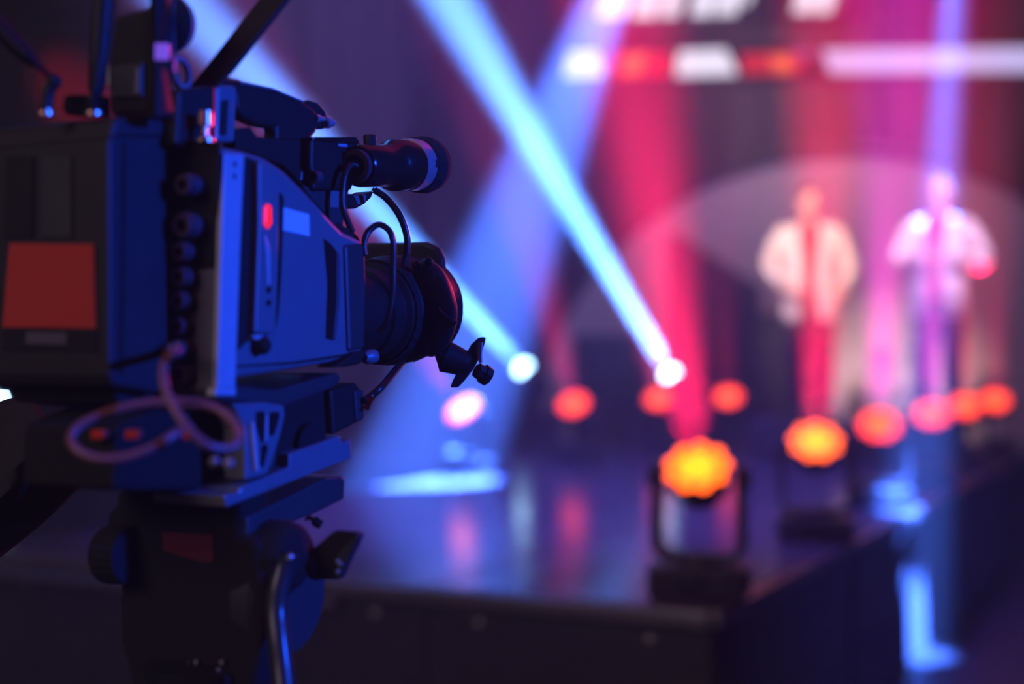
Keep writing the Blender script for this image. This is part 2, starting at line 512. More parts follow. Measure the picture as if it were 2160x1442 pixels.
# ------------------------------------------------------------------ LED wash heads
M_HOUSE = mat('lamp_housing', (0.02, 0.02, 0.022), 0.4, noise=0.15, nscale=20)
M_CELLY = mat('lens_cell_yellow', (0.3, 0.05, 0.0), 0.3, emit=(1.0, 0.23, 0.006), estr=4.5)
M_CELLO = mat('lens_cell_orange', (0.3, 0.02, 0.0), 0.3, emit=(1.0, 0.10, 0.006), estr=3.8)
M_CELLR = mat('lens_cell_red', (0.3, 0.02, 0.0), 0.3, emit=(1.0, 0.042, 0.024), estr=3.2)
HR = 0.098
ELEV = R(47)
HH = 0.38                                       # head pivot height above the deck
def wash_light(loc, label, rz, core=M_CELLY, rim=M_CELLO, group='LED wash lights along the runway'):
    t = thing('wash_light', label, 'stage light', loc, group)
    L = Vector(loc)
    rot = Matrix.Rotation(rz, 3, 'Z')
    W = lambda x, y, z: L + rot @ Vector((x, y, z))
    D = lambda x, y, z: rot @ Vector((x, y, z))
    ax, ay, az = D(1, 0, 0), D(0, 1, 0), Vector((0, 0, 1))
    # base
    lo = [W(x, y, 0.012) for x, y in ((-.15, -.13), (.15, -.13), (.17, 0), (.15, .13), (-.15, .13), (-.17, 0))]
    b = mk('base', cat_geo(extrude(lo, Vector((0, 0, 0.09)))), M_HOUSE, t, bevel=0.008)
    for sx in (-1, 1):
        for sy in (-1, 1):
            mk('foot', lathe(W(.12 * sx, .1 * sy, 0), (0, 0, 1), [(0, .015), (.012, .018), (.0121, .001)], 10), M_RUB, b, smooth=40)
    mk('base_display', box(W(0, -.132, .055), .05, .003, .02, ax, ay, az), M_GLOSSBLK, b)
    # yoke
    mk('swivel', lathe(W(0, 0, .102), (0, 0, 1), [(0, .001), (0, .06), (.02, .055), (.024, .001)], 20), M_HOUSE, t, smooth=40)
    y = [W(-.135, 0, HH + .05), W(-.14, 0, .19), W(-.115, 0, .135), W(0, 0, .128), W(.115, 0, .135), W(.14, 0, .19), W(.135, 0, HH + .05)]
    loops = []
    cl = catmull(y, 5)
    for i, p in enumerate(cl):
        tg = (cl[min(i + 1, len(cl) - 1)] - cl[max(i - 1, 0)]).normalized()
        nrm = tg.cross(ay).normalized()
        loops.append([p + ay * .05 + nrm * .013, p - ay * .05 + nrm * .013, p - ay * .05 - nrm * .013, p + ay * .05 - nrm * .013])
    mk('yoke', loft(loops), M_HOUSE, t, bevel=0.004)
    # head
    aim = D(0, -math.cos(ELEV), math.sin(ELEV))
    pc = W(0, 0, HH)
    face = pc + aim * 0.055
    h = mk('head', lathe(face, -aim, [(.0, HR * .8), (.0, HR), (.016, HR + .006), (.07, HR + .004), (.11, .08), (.14, .06), (.142, .001)], 30), M_HOUSE, t, smooth=40)
    mk('face_plate', lathe(face, aim, [(-.004, .001), (-.004, HR - .004), (.006, HR - .004), (.006, .001)], 28), rim, h, smooth=30)
    x, yv = frame_for(aim)
    cells = [(0, 0, core, HR * .19)] + [(.40 * HR * math.cos(R(72 * k + 18)), .40 * HR * math.sin(R(72 * k + 18)), core, HR * .23) for k in range(5)]
    for k in range(9):
        a = R(40 * k + 10)
        cells.append((.86 * HR * math.cos(a), .86 * HR * math.sin(a), rim, HR * .295))
    for cx, cyy, m, rr in cells:
        c = face + x * cx + yv * cyy
        mk('lens_cell', lathe(c, aim, [(.002, rr * .97), (.008, rr * .92), (.013, rr * .6), (.015, .001)], 12), m, h, smooth=60)
    for sx in (-1, 1):
        mk('pivot_knob', lathe(W(.148 * sx, 0, HH), ax * sx, [(0, .03), (.02, .028), (.022, .001)], 16), M_HOUSE, t, smooth=40)
    return t, face, aim

def face_rz(p, extra=0.0):
    return math.atan2(-p.x, p.y) + R(extra)
row = [((1475, 1000), 4.66), ((1720, 940), 6.0), ((1855, 905), 7.3), ((1965, 880), 8.6), ((2035, 862), 9.8), ((2098, 850), 10.9)]
RED = (1.0, 0.012, 0.10)
MAG = (0.85, 0.03, 0.55)
labels = ['nearest wash light with bright yellow-orange lens flower at the runway corner',
          'second wash light from the runway corner, yellow-orange lens in front of the white-jacketed person',
          'third wash light from the runway corner, pink-orange lens beside a white-blue pin lamp',
          'fourth wash light from the runway corner, pale red lens under the second performer',
          'fifth wash light from the runway corner, pale red lens',
          'farthest wash light of the right-hand runway row, small red lens']
beamc = [RED, RED, MAG, (0.9, .03, .4), RED, RED]
beamp = [5000, 4200, 5000, 3600, 1600, 1200]
lean = [-9, 2, 2, 0, 0, 0]
for i, ((px, py), d) in enumerate(row):
    p = P(px, py, d)
    loc = Vector((p.x, p.y, STH))
    core, rim = (M_CELLY, M_CELLO) if i < 2 else (M_CELLO, M_CELLR)
    t, face, aim = wash_light(loc, labels[i], face_rz(p, lean[i]), core, rim)
    spot('wash_beam', face + aim * 0.03, face + aim * 3, beamp[i] * 9.0, beamc[i], 11, 0.6, 0.07)
brow = [((985, 870), 9.2), ((1213, 858), 10.2), ((1393, 845), 11.4), ((1537, 830), 11.8)]
blabels = ['far wash light with pink-orange lens just right of the camera lens, above the blue pool',
           'far wash light with orange-red lens between the two white beam lamps',
           'far wash light with orange-red lens directly under the right-hand white beam lamp',
           'farthest wash light of the left row, plain red lens beside the speaker stack']
for i, ((px, py), d) in enumerate(brow):
    p = P(px, py, d)
    loc = Vector((p.x, p.y, STH))
    t, face, aim = wash_light(loc, blabels[i], face_rz(p, [-42, -16, -14, -4][i]), M_CELLY if i == 0 else M_CELLO, M_CELLO if i == 0 else M_CELLR)
    spot('wash_beam', face + aim * 0.03, face + aim * 3, [9000, 7500, 7000, 3000][i], [(0.95, .05, .55), (1, .02, .2), (1, .02, .2), RED][i], 14, 0.4, 0.07)

# ------------------------------------------------------------------ white-blue beam moving heads on flight cases
M_LENSW = mat('beam_lens', (0.2, 0.3, 0.4), 0.2, emit=(0.4, 0.7, 1.0), estr=16.0)
M_CASE = mat('flight_case', (0.022, 0.022, 0.026), 0.55, noise=0.2, nscale=8)
def beam_light(px, py, d, tgt, label, clabel, power):
    p = P(px, py, d)
    aim = (tgt - p).normalized()
    top = p.z - 0.36
    L = Vector((p.x, p.y, top))
    cs = thing('flight_case', clabel, 'case', (p.x, p.y, STH), 'flight cases under the beam lamps')
    hgt = max(0.12, top - STH)
    mk('case_body', box((p.x, p.y, STH + hgt / 2), .33, .26, hgt / 2 - .004), M_CASE, cs, bevel=.01)
    for sx in (-1, 1):
        for sy in (-1, 1):
            mk('corner_bracket', box((p.x + sx * .325, p.y + sy * .255, STH + hgt / 2), .012, .012, hgt / 2), M_ALU, cs, bevel=.003)
    t = thing('beam_light', label, 'stage light', L, 'white-blue beam moving heads')
    mk('base', extrude([L + Vector(v) for v in ((-.15, -.12, .002), (.15, -.12, .002), (.17, .0, .002), (.15, .12, .002), (-.15, .12, .002), (-.17, 0, .002))], Vector((0, 0, .1))), M_HOUSE, t, bevel=.008)
    side = aim.cross(Vector((0, 0, 1))).normalized()
    for s in (-1, 1):
        mk('yoke_arm', box(L + Vector((0, 0, .235)) + side * (.115 * s), .016, .05, .135, side, Vector((0, 0, 1)).cross(side)), M_HOUSE, t, bevel=.006)
    h = mk('head', lathe(p, -aim, [(-.0, .06), (-.0, .078), (.03, .082), (.16, .09), (.28, .08), (.31, .05), (.311, .001)], 28), M_HOUSE, t, smooth=40)
    mk('lens', lathe(p, aim, [(-.004, .001), (-.004, .07), (.012, .068), (.032, .058), (.05, .036), (.056, .001)], 24), M_LENSW, h, smooth=60)
    spot('beam_lamp', p + aim * 0.07, p + aim * 4, power, BEAMC, 8.5, 1.0, 0.05)
BEAMC = (0.08, 0.26, 1.0)
beam_light(1105, 778, 12.4, P(640, 275, 11.6), 'beam moving head nearest the camera lens, white-blue beam to upper left', 'black flight case under the beam head nearest the camera lens', 760000)
beam_light(6, 846, 11.0, P(-400, 300, 10.5), 'beam moving head at the far left edge, mostly hidden by the camera', 'black flight case under the beam head at the far left edge', 120000)
beam_light(1415, 790, 12.4, P(1010, 102, 11.8), 'beam moving head right of centre firing the long white-blue beam', 'black flight case under the beam head right of centre', 1250000)

# small pin lamps and one added glint that show as round discs of blur
def pin_lamp(px, py, d, h, em, label, name='pin_lamp'):
    m = mat('pin_' + label[:14].replace(' ', '_'), (.1, .1, .1), .3, emit=em, estr=1.0)
    p = P(px, py, d)
    t = thing(name, label, 'lamp', Vector((p.x, p.y, h)))
    mk('stem', lathe((p.x, p.y, h), (0, 0, 1), [(0, .035), (.01, .035), (.012, .008), (max(.03, p.z - h - .02), .008), (max(.032, p.z - h - .018), .001)], 12), M_HOUSE, t, smooth=40)
    aim = (EYE - p).normalized()
    hd = mk('lamp_can', lathe(p + aim * .0, -aim, [(-.006, .012), (-.006, .018), (.05, .018), (.055, .001)], 14), M_HOUSE, t, smooth=40)
    mk('lamp_lens', lathe(p, aim, [(-.004, .001), (-.004, .012), (.004, .010), (.006, .001)], 12), m, hd, smooth=60)
pin_lamp(1906, 903, 7.75, STH, (4, 7, 9), 'tiny white-blue pin lamp right of the third wash light')
pin_lamp(1800, 900, 7.8, STH, (1.2, 2.2, 9), 'tiny blue pin lamp left of the third wash light')  # added glow standing in for blue reflected off the wash light housing
pin_lamp(972, 918, 8.9, STH, (0.8, 4.5, 8), 'tiny cyan pin lamp under the far wash light by the camera lens')
pin_lamp(1925, 740, 9.3, STH, (1.6, 1.9, 6), 'faint blue pin lamp low in front of the second performer')

# ------------------------------------------------------------------ amplifier and speaker stacks
M_GRILLE = mat('speaker_grille', (0.03, 0.03, 0.034), 0.6, metal=0.3, noise=0.3, nscale=200)
M_STUD = mat('stack_stud', (0.75, 0.72, 0.75), 0.25, metal=1.0)
def speaker(px, pyb, d, wd, ht, label, rz=0.3, slope=0.0, dots=(3, 5), z0=None):
    b = P(px, pyb, d)
    L = Vector((b.x, b.y, STH if z0 is None else z0))
    t = thing('speaker_cabinet', label, 'speaker', L, 'speaker stack behind the wash lights')
    rot = Matrix.Rotation(rz, 3, 'Z')
    ax, ay = rot @ Vector((1, 0, 0)), rot @ Vector((0, 1, 0))
    lo = [L + ax * -wd / 2 + ay * -.25, L + ax * wd / 2 + ay * -.25, L + ax * wd / 2 + ay * -.25 + Vector((0, 0, ht - slope)), L - ax * wd / 2 + ay * -.25 + Vector((0, 0, ht))]
    c = mk('cabinet', extrude(lo, ay * .5), M_CASE, t, bevel=.012)
    g = mk('grille', box(L + ay * -.26 + Vector((0, 0, (ht - slope) / 2)), wd / 2 - .05, .012, (ht - slope) / 2 - .05, ax, ay), M_GRILLE, t)
    nx, nz = dots
    for i in range(nx):
        for j in range(nz):
            p = L + ay * -.272 + ax * (wd * .72 * ((i + .5) / nx - .5)) + Vector((0, 0, (ht - slope) * (.12 + .76 * (j + .5) / nz)))
            mk('stud', lathe(p, -ay, [(0, .014), (.006, .012), (.009, .001)], 8), M_STUD, g, smooth=60)
speaker(1618, 900, 12.9, .75, 1.15, 'black speaker cabinet standing between the far wash light and the white-jacketed person', .05, 0, (4, 6))
speaker(1505, 900, 13.45, .8, 1.9, 'tall sloping black cabinet behind the studded speaker', .05, .5, (1, 1))
speaker(1290, 900, 13.2, .7, .95, 'black speaker cabinet between the two beam moving heads', -.1, 0, (4, 4))
pin_lamp(1246, 780, 12.6, STH, (1.0, .85, .95), 'faint white indicator lamp between the two white beam lamps')
pin_lamp(1296, 781, 12.7, STH, (.35, .25, .45), 'very faint mauve indicator lamp right of the faint white one')

# ------------------------------------------------------------------ performers
M_SKIN = mat('skin', (0.78, 0.48, 0.38), 0.55)
M_WHITE = mat('white_jacket', (0.82, 0.76, 0.70), 0.75, noise=0.06, nscale=12)
M_PALE = mat('pale_jacket', (0.6, 0.6, 0.72), 0.7, noise=0.06, nscale=12)
M_SHIRT = mat('red_lit_shirt', (0.30, 0.02, 0.03), 0.7)  # dark shirt, the red light on it put into its colour
M_TROU = mat('dark_trousers', (0.03, 0.028, 0.032), 0.8, noise=0.1, nscale=20)
M_HAIRD = mat('dark_hair', (0.05, 0.025, 0.018), 0.6, noise=0.3, nscale=80)
M_HAIRL = mat('fair_hair', (0.62, 0.52, 0.45), 0.6, noise=0.2, nscale=80)
M_SHOE = mat('black_shoe', (0.015, 0.015, 0.016), 0.35)

def person(loc, yaw, H, label, jacket, hair, hands, headturn=0.0):
    """hands: elbows and wrists in body units (x right, y front, z up, all times H)"""
    t = thing('person', label, 'person', loc)
    L = Vector(loc)
    rot = Matrix.Rotation(yaw, 3, 'Z')
    def W(x, y, z): return L + rot @ Vector((x * H, -y * H, z * H))      # figure faces -Y before the turn
    def D(x, y, z): return rot @ Vector((x, -y, z))
    def chain(pts, rads, n=4, seg=14):
        q = catmull([W(*p) for p in pts], n)
        rr = catmull([Vector((r, 0, 0)) for r in rads], n)
        return tube(q, [max(.002, v.x) * H for v in rr], seg)
    def torso(levels, seg=20):
        loops = []
        for z, rx, ry, yo in levels:
            loops.append([W(rx * math.cos(2 * math.pi * k / seg), yo + ry * math.sin(2 * math.pi * k / seg), z) for k in range(seg)])
        return loft(loops)
    eL, wL, eR, wR = hands
    sL, sR = (-.105, 0, .805), (.105, 0, .805)
    geos = [torso([(.47, .085, .06, 0), (.52, .092, .066, 0), (.60, .078, .058, .004), (.70, .09, .066, .006), (.78, .1, .06, 0), (.82, .07, .045, -.004), (.845, .036, .034, -.002), (.875, .032, .034, .004)])]
    for s, e, w_ in ((sL, eL, wL), (sR, eR, wR)):
        geos.append(chain([s, e, w_], [.033, .026, .017]))
        d = (Vector(w_) - Vector(e)).normalized()
        pc = Vector(w_) + d * .03
        geos.append(ellipsoid(W(*pc), D(1, 0, 0) * .024 * H, D(0, 1, 0) * .016 * H, D(*d) * .032 * H, 12, 8))
        for k, (fo, fl) in enumerate(((-.018, .036), (-.006, .044), (.006, .042), (.017, .034))):
            a = pc + d * .022 + Vector((fo, 0, 0))
            geos.append(chain([a, a + d * fl * .6, a + d * fl + Vector((0, -.012, 0))], [.0065, .006, .005], 2, 8))
        sg = 1 if s[0] < 0 else -1
        a = pc + Vector((sg * .02, .004, 0))
        geos.append(chain([a, a + Vector((sg * .016, .006, 0)) + d * .014, a + Vector((sg * .02, .006, 0)) + d * .03], [.008, .007, .0055], 2, 8))
    for s in (-1, 1):
        geos.append(chain([(s * .048, 0, .50), (s * .055, .01, .275), (s * .055, -.008, .05), (s * .055, .0, .03)], [.052, .036, .024, .022]))
        geos.append(chain([(s * .055, -.02, .02), (s * .057, .05, .02), (s * .058, .09, .014)], [.022, .022, .014]))
    hx, hy = math.sin(headturn), math.cos(headturn)
    hc = Vector((0, .012, .935))
    fx, fy = Vector((hy, -hx, 0)), Vector((hx, hy, 0))
    geos.append(ellipsoid(W(*hc), D(*fx) * .045 * H, D(*fy) * .056 * H, D(0, 0, 1) * .066 * H, 20, 14))
    geos.append(ellipsoid(W(*(hc + fy * .012 + Vector((0, 0, -.032)))), D(*fx) * .034 * H, D(*fy) * .042 * H, D(0, 0, 1) * .036 * H, 16, 10))
    geos.append(chain([hc + fy * .054 + Vector((0, 0, .012)), hc + fy * .066 + Vector((0, 0, -.012)), hc + fy * .058 + Vector((0, 0, -.018))], [.005, .009, .006], 3, 8))
    for s in (-1, 1):
        geos.append(ellipsoid(W(*(hc + fx * (s * .047) + fy * -.002)), D(*fx) * .006 * H, D(*fy) * .013 * H, D(0, 0, 1) * .02 * H, 10, 8))
    body = mk('body', cat_geo(*geos), M_SKIN, t)
    rm = body.modifiers.new('one_skin', 'REMESH')
    rm.mode = 'VOXEL'
    rm.voxel_size = .0095
    rm.use_smooth_shade = True
    sm = body.modifiers.new('soften', 'SMOOTH')
    sm.iterations = 3
    for s in (-1, 1):
        mk('eye', ellipsoid(W(*(hc + fx * (s * .018) + fy * .05 + Vector((0, 0, .004)))), D(*fx) * .008 * H, D(*fy) * .006 * H, D(0, 0, 1) * .005 * H, 10, 6), M_SHOE, body, smooth=60)
    mk('mouth', ellipsoid(W(*(hc + fy * .053 + Vector((0, 0, -.036)))), D(*fx) * .015 * H, D(*fy) * .004 * H, D(0, 0, 1) * .004 * H, 10, 6), M_SHIRT, body, smooth=60)
    # hair: cap over the skull, open at the face
    hl = []
    for i in range(9):
        th = R(8 + i * 13)
        lp = []
        for k in range(20):
            a = 2 * math.pi * k / 20
            front = max(0, math.sin(a))
            thh = th * (1 - .55 * front)
            v = fx * (.049 * math.sin(thh) * math.cos(a)) + fy * (.060 * math.sin(thh) * math.sin(a) - .004) + Vector((0, 0, .072 * math.cos(thh)))
            lp.append(W(*(hc + v)))
        hl.append(lp)
    ho = mk('hair', loft(hl), hair, t, smooth=80)
    # shirt, jacket in two halves with sleeves, trousers, shoes
    mk('shirt', torso([(.5, .098, .074, 0), (.60, .088, .068, .004), (.70, .098, .074, .006), (.78, .104, .066, 0), (.825, .07, .05, -.004), (.85, .045, .042, 0)]), M_SHIRT, t, smooth=70)
    def half(s):
        loops = []
        for z, rx, ry, yo, gap in ((.43, .112, .086, 0, .42), (.50, .112, .088, 0, .34), (.60, .101, .08, .004, .30), (.70, .112, .086, .006, .34), (.78, .121, .079, 0, .42), (.825, .086, .06, -.004, .5), (.845, .055, .05, -.004, .6)):
            lp = []
            n = 12
            for k in range(n + 1):
                a = math.pi / 2 - gap - (math.pi - gap) * k / n
                lp.append((rx * math.cos(a) * s, yo + ry * math.sin(a), z))
            inn = [(x * .93, yo + (y - yo) * .93, z) for x, y, _ in lp]
            loops.append([W(*q) for q in lp] + [W(*q) for q in reversed(inn)])
        return loft(loops)
    jk = mk('jacket', cat_geo(half(-1), half(1)), jacket, t, smooth=70)
    for s, e, w_ in ((sL, eL, wL), (sR, eR, wR)):
        sh = Vector(s) + Vector((-.006 if s[0] < 0 else .006, 0, -.012))
        mk('sleeve', chain([sh + Vector((.04 if s[0] < 0 else -.04, 0, .004)), sh, Vector(e), Vector(e) + (Vector(w_) - Vector(e)) * .92], [.026, .039, .034, .026], 5), jacket, jk, smooth=70)
    tr = []
    for s in (-1, 1):
        tr.append(chain([(s * .046, 0, .53), (s * .05, 0, .46), (s * .056, .01, .275), (s * .056, -.004, .045)], [.056, .06, .045, .036]))
    tr.append(torso([(.44, .10, .07, 0), (.5, .1, .074, 0), (.54, .094, .07, 0)]))
    mk('trousers', cat_geo(*tr), M_TROU, t, smooth=70)
    for s in (-1, 1):
        mk('shoe', loft([[W(s * .056 + wx_ * math.cos(a), yy + 0, .022 + hz * math.sin(a)) for a in [2 * math.pi * k / 12 for k in range(12)]] for yy, wx_, hz in ((-.045, .012, .012), (-.035, .026, .021), (.0, .028, .0215), (.05, .03, .0205), (.09, .024, .018), (.108, .01, .012))]), M_SHOE, t, smooth=70)
    return t

pa = P(1708, 900, 10.5)
person((pa.x, pa.y, RZ), math.atan2(-pa.x, pa.y), 1.72, 'standing person in an open white jacket and dark trousers, hands at the waist', M_WHITE, M_HAIRD,
       ((-.165, -.02, .66), (-.10, .10, .575), (.165, -.03, .65), (.13, .08, .56)), .25)
pb = P(1982, 900, 10.3)
person((pb.x, pb.y, RZ), math.atan2(-pb.x, pb.y) - .25, 1.76, 'fair-haired person in a pale jacket, one hand raised before the chest', M_PALE, M_HAIRL,
       ((-.16, 0, .665), (-.04, .14, .68), (.17, -.02, .66), (.075, .13, .66)), -.1)
#END_STAGE
# ------------------------------------------------------------------ broadcast camera in the foreground
YAW, TILT = R(28), R(4.7)
CR = Vector((math.cos(YAW), -math.sin(YAW), 0))                       # camera's right-hand side, towards us
CF = Vector((math.sin(YAW) * math.cos(TILT), math.cos(YAW) * math.cos(TILT), math.sin(TILT)))
CU = CR.cross(CF)
S0 = P(740, 640, 1.715)
def plane_hit(px, py, q, n):
    r = ray(px, py)
    return EYE + r * ((q - EYE).dot(n) / r.dot(n))
def S(px, py, off=0.0):                                               # on the right side of the body
    return plane_hit(px, py, S0 + CR * off, CR)
def B(px, py, q):                                                     # on a plane facing back along the camera axis
    return plane_hit(px, py, q, CF)
def side(poly, off, w):
    return extrude([S(x, y, off) for x, y in poly], -CR * w)
def back(poly, q, th):
    return extrude([B(x, y, q) for x, y in poly], CF * th)

class EP:                                                             # plane through an edge of a side outline and the camera's right
    def __init__(s, a, b, off, push=0.0):
        p, q = S(*a, off), S(*b, off)
        s.n = CR.cross(q - p).normalized()
        if s.n.dot(CF) < 0: s.n = -s.n
        s.q = p - s.n * push
    def back(s, poly, th):
        return extrude([plane_hit(x, y, s.q, s.n) for x, y in poly], s.n * th)
    def at(s, x, y):
        return plane_hit(x, y, s.q, s.n)
bc = thing('broadcast_camera', 'black broadcast video camera with microphone, seen from behind at left', 'video camera', S(560, 1040, -0.06))
A_OFF = -0.05
adapter = mk('rear_adapter', side([(229, 300), (240, 262), (350, 256), (357, 800), (335, 830), (240, 815), (230, 790)], A_OFF, 0.19), M_ADP, bc, bevel=.004)
mk('adapter_lid', side([(231, 292), (244, 246), (338, 240), (352, 262), (352, 292)], A_OFF + .003, 0.196), M_ADP, adapter, bevel=.005)
mk('adapter_groove', side([(262, 300), (268, 300), (262, 790), (256, 790)], A_OFF + .002, 0.004), M_BLK, adapter)
mk('adapter_foot', side([(238, 815), (340, 830), (335, 862), (250, 852)], A_OFF - .02, 0.15), M_BLK, adapter, bevel=.003)
eA, eA2 = EP((229, 300), (230, 790), A_OFF, .0025), EP((229, 300), (230, 790), A_OFF, .0035)
note = mk('orange_note', eA.back([(20, 513), (197, 515), (199, 600), (201, 692), (100, 690), (5, 690), (12, 600)], .002), M_ORANGE, adapter, label='blank orange sticky note')
pl = mk('name_plate', eA.back([(8, 695), (202, 697), (203, 740), (4, 738)], .002), M_BLK, adapter)
mk('plate_print', eA2.back([(55, 700), (140, 701), (140, 726), (54, 724)], .0015), M_PRINT, pl)
mk('adapter_panel', eA.back([(12, 330), (70, 330), (68, 500), (8, 500)], .002), M_BLK, adapter)
mk('adapter_panel', eA.back([(90, 330), (150, 330), (150, 500), (88, 500)], .002), M_BODYD, adapter)

# main body with sloping top
body = mk('body', side([(466, 308), (520, 318), (560, 332), (600, 358), (650, 408), (700, 463), (722, 486), (768, 508), (772, 600), (768, 742), (700, 765), (600, 782), (500, 798), (462, 832)], 0, .16), M_BODY, bc, bevel=.007)
qB = S(465, 560, 0) - CF * .001
cp = mk('connector_panel', back([(366, 300), (462, 300), (455, 836), (362, 836)], qB, .003), M_BLK, bc)
for x, y, r in ((416, 390, .0105), (414, 475, .0125), (407, 530, .0095), (406, 582, .0095), (404, 632, .0095), (402, 685, .0095), (408, 732, .0095), (409, 785, .0115)):
    c = B(x, y, qB)
    j = mk('connector', ring(c, -CF, r * .55, r, .024, 24), mat('connector_metal', (.16, .10, .13), .3, metal=.5), cp, smooth=40)
    mk('connector_collar', ring(c - CF * .012, -CF, r * .98, r * 1.18, .006, 24), MATS['connector_metal'], j, smooth=40)
    mk('connector_pin', lathe(c, -CF, [(0, .001), (0, .0018), (.016, .0016), (.017, .0003)], 8), M_BRASS, j, smooth=40)
railo = mk('side_rail', side([(473, 322), (515, 325), (497, 818), (459, 818)], .007, .008), M_RAIL, bc, bevel=.0015)
mk('rail_foot', side([(456, 818), (499, 818), (497, 834), (454, 834)], .009, .012), M_RAIL, bc, bevel=.001)
for x, y in ((496, 346), (495, 372)):
    mk('screw_hole', lathe(S(x, y, .0073), -CR, [(0, .0005), (0, .0028), (.002, .0028), (.002, .0005)], 14), M_BLK, railo)
mk('dark_channel', side([(518, 330), (545, 340), (545, 480), (538, 705), (500, 740), (506, 560)], .001, .004), M_BLK, bc)
door = mk('side_door', side([(546, 338), (562, 347), (578, 375), (588, 410), (590, 440), (583, 704), (538, 702), (546, 480)], .011, .012), M_BODY, bc, bevel=.0025)
mk('door_gap', side([(591, 405), (599, 415), (598, 470), (594, 580), (588, 660), (583, 690), (588, 560)], .0015, .003), M_BLK, bc)
mk('tally_lamp', side([(561, 436), (567, 430), (573, 436), (574, 470), (567, 482), (560, 472)], .0135, .004), M_TALLY, door, bevel=.001, label='glowing red tally lamp')
mk('switch_highlight', side([(557, 490), (563, 500), (570, 530), (571, 600), (565, 600), (563, 535)], .0125, .003), M_RAIL, door, bevel=.0008)  # cyan highlight by the switches built as a pale strip
for yy in (605, 632):
    mk('switch', side([(567, yy), (573, yy), (572, yy + 12), (566, yy + 12)], .014, .004), M_BLK, door)
mk('door_latch', lathe(S(541, 728, 0), CR, [(0, .001), (0, .011), (.012, .010), (.016, .006), (.0165, .0005)], 18), M_BLK, bc, smooth=40)
mk('door_hinge', side([(535, 706), (560, 706), (558, 716), (536, 716)], .010, .01), M_RAIL, bc, bevel=.001)
mk('white_label', side([(597, 437), (652, 452), (653, 498), (596, 485)], .0012, .002), M_LABEL, bc, label='blank white sticker')
mk('slot_shade', side([(684, 503), (700, 516), (712, 532), (711, 640), (704, 717), (688, 714), (692, 600)], .0012, .002), M_GLOSSBLK, bc)  # recess drawn as a flat plate, its shade put into the black
mk('slot_lip', side([(712, 532), (717, 536), (716, 640), (709, 717), (704, 717), (711, 640)], .003, .005), M_BODYD, bc, bevel=.001)
mk('body_seam', side([(500, 770), (620, 762), (745, 744), (745, 749), (620, 767), (500, 775)], .0012, .003), M_BLK, bc)
mk('front_plate', side([(728, 516), (771, 513), (773, 600), (770, 735), (736, 742)], .004, .14), M_BODYD, bc, bevel=.004)
mk('front_ridge', side([(702, 468), (722, 470), (728, 478), (742, 480), (760, 500), (765, 516), (728, 516)], -.01, .09), M_BLK, bc, bevel=.003)

# underside: sloping beam, dark housing, ribbed bracket, foot block
mk('lower_beam', side([(458, 832), (500, 812), (582, 822), (712, 785), (722, 797), (706, 818), (600, 858), (498, 848), (460, 846)], .0, .15), M_BODYD, bc, bevel=.004)
mk('lower_housing', side([(596, 856), (700, 812), (704, 905), (640, 950), (612, 990), (570, 992)], -.012, .11), M_BLK, bc, bevel=.003)
lc = S(648, 940, -.0115)
mk('foot_wheel', lathe(lc, CR, [(0, .001), (0, .027), (.008, .027), (.009, .001)], 28), M_RUB, bc, smooth=40)
foot = mk('foot_block', side([(697, 823), (752, 806), (766, 825), (770, 845), (769, 885), (752, 893), (703, 918)], -.002, .06), M_BLK, bc, bevel=.004)
mk('foot_cap', side([(748, 826), (768, 822), (769, 880), (753, 890), (750, 860)], .001, .012), M_BODYD, foot, bevel=.002)
br = mk('ribbed_bracket', side([(492, 851), (560, 848), (600, 854), (603, 876), (592, 920), (566, 1000), (518, 1013), (516, 905)], .005, .03), M_BODY, bc, bevel=.003)
for poly in ([(541, 868), (556, 866), (562, 880), (560, 925), (552, 935), (542, 900)], [(572, 868), (588, 868), (590, 878), (578, 918), (568, 920), (568, 880)], [(552, 940), (562, 935), (566, 945), (556, 985), (550, 985)]):
    mk('bracket_shade', side(poly, .0062, .003), M_GLOSSBLK, br)  # shade of the recessed pockets put in as dark plates
mk('bracket_rib', side([(532, 890), (538, 890), (548, 992), (541, 994)], .010, .006), M_RAIL, br, bevel=.001)
mk('bracket_rib', side([(562, 875), (567, 875), (566, 925), (560, 930)], .009, .005), M_RAIL, br, bevel=.001)
mk('quick_plate', side([(474, 1046), (505, 1036), (507, 1028), (610, 985), (610, 957), (718, 918), (721, 934), (740, 925), (742, 966), (478, 1070)], .004, .10), M_ALU, bc, bevel=.002)
bu = mk('base_unit', side([(330, 862), (505, 866), (517, 1008), (478, 1030), (440, 1034), (300, 1036), (240, 1034), (246, 900)], -.05, .13), M_RUB, bc, bevel=.006)
qC = S(243, 960, -.05) - CF * .004
mk('side_socket', back([(97, 935), (105, 928), (160, 928), (166, 936), (166, 996), (158, 1003), (104, 1003), (97, 996)], qC + CF * .01, .04), M_BLK, bu, bevel=.003)
for x in (205, 277):
    mk('red_button', back([(x - 14, 907), (x + 14, 907), (x + 14, 926), (x - 14, 926)], qC - CF * .006, .008), M_REDBTN, bu, bevel=.001)
for x, y in ((400, 917), (456, 972), (486, 976)):
    mk('base_screw', lathe(B(x, y, qC + CF * .0), -CF, [(0, .001), (0, .0045), (.006, .004), (.007, .0005)], 10), M_CHROME if x > 420 else M_REDBTN, bu, smooth=40)

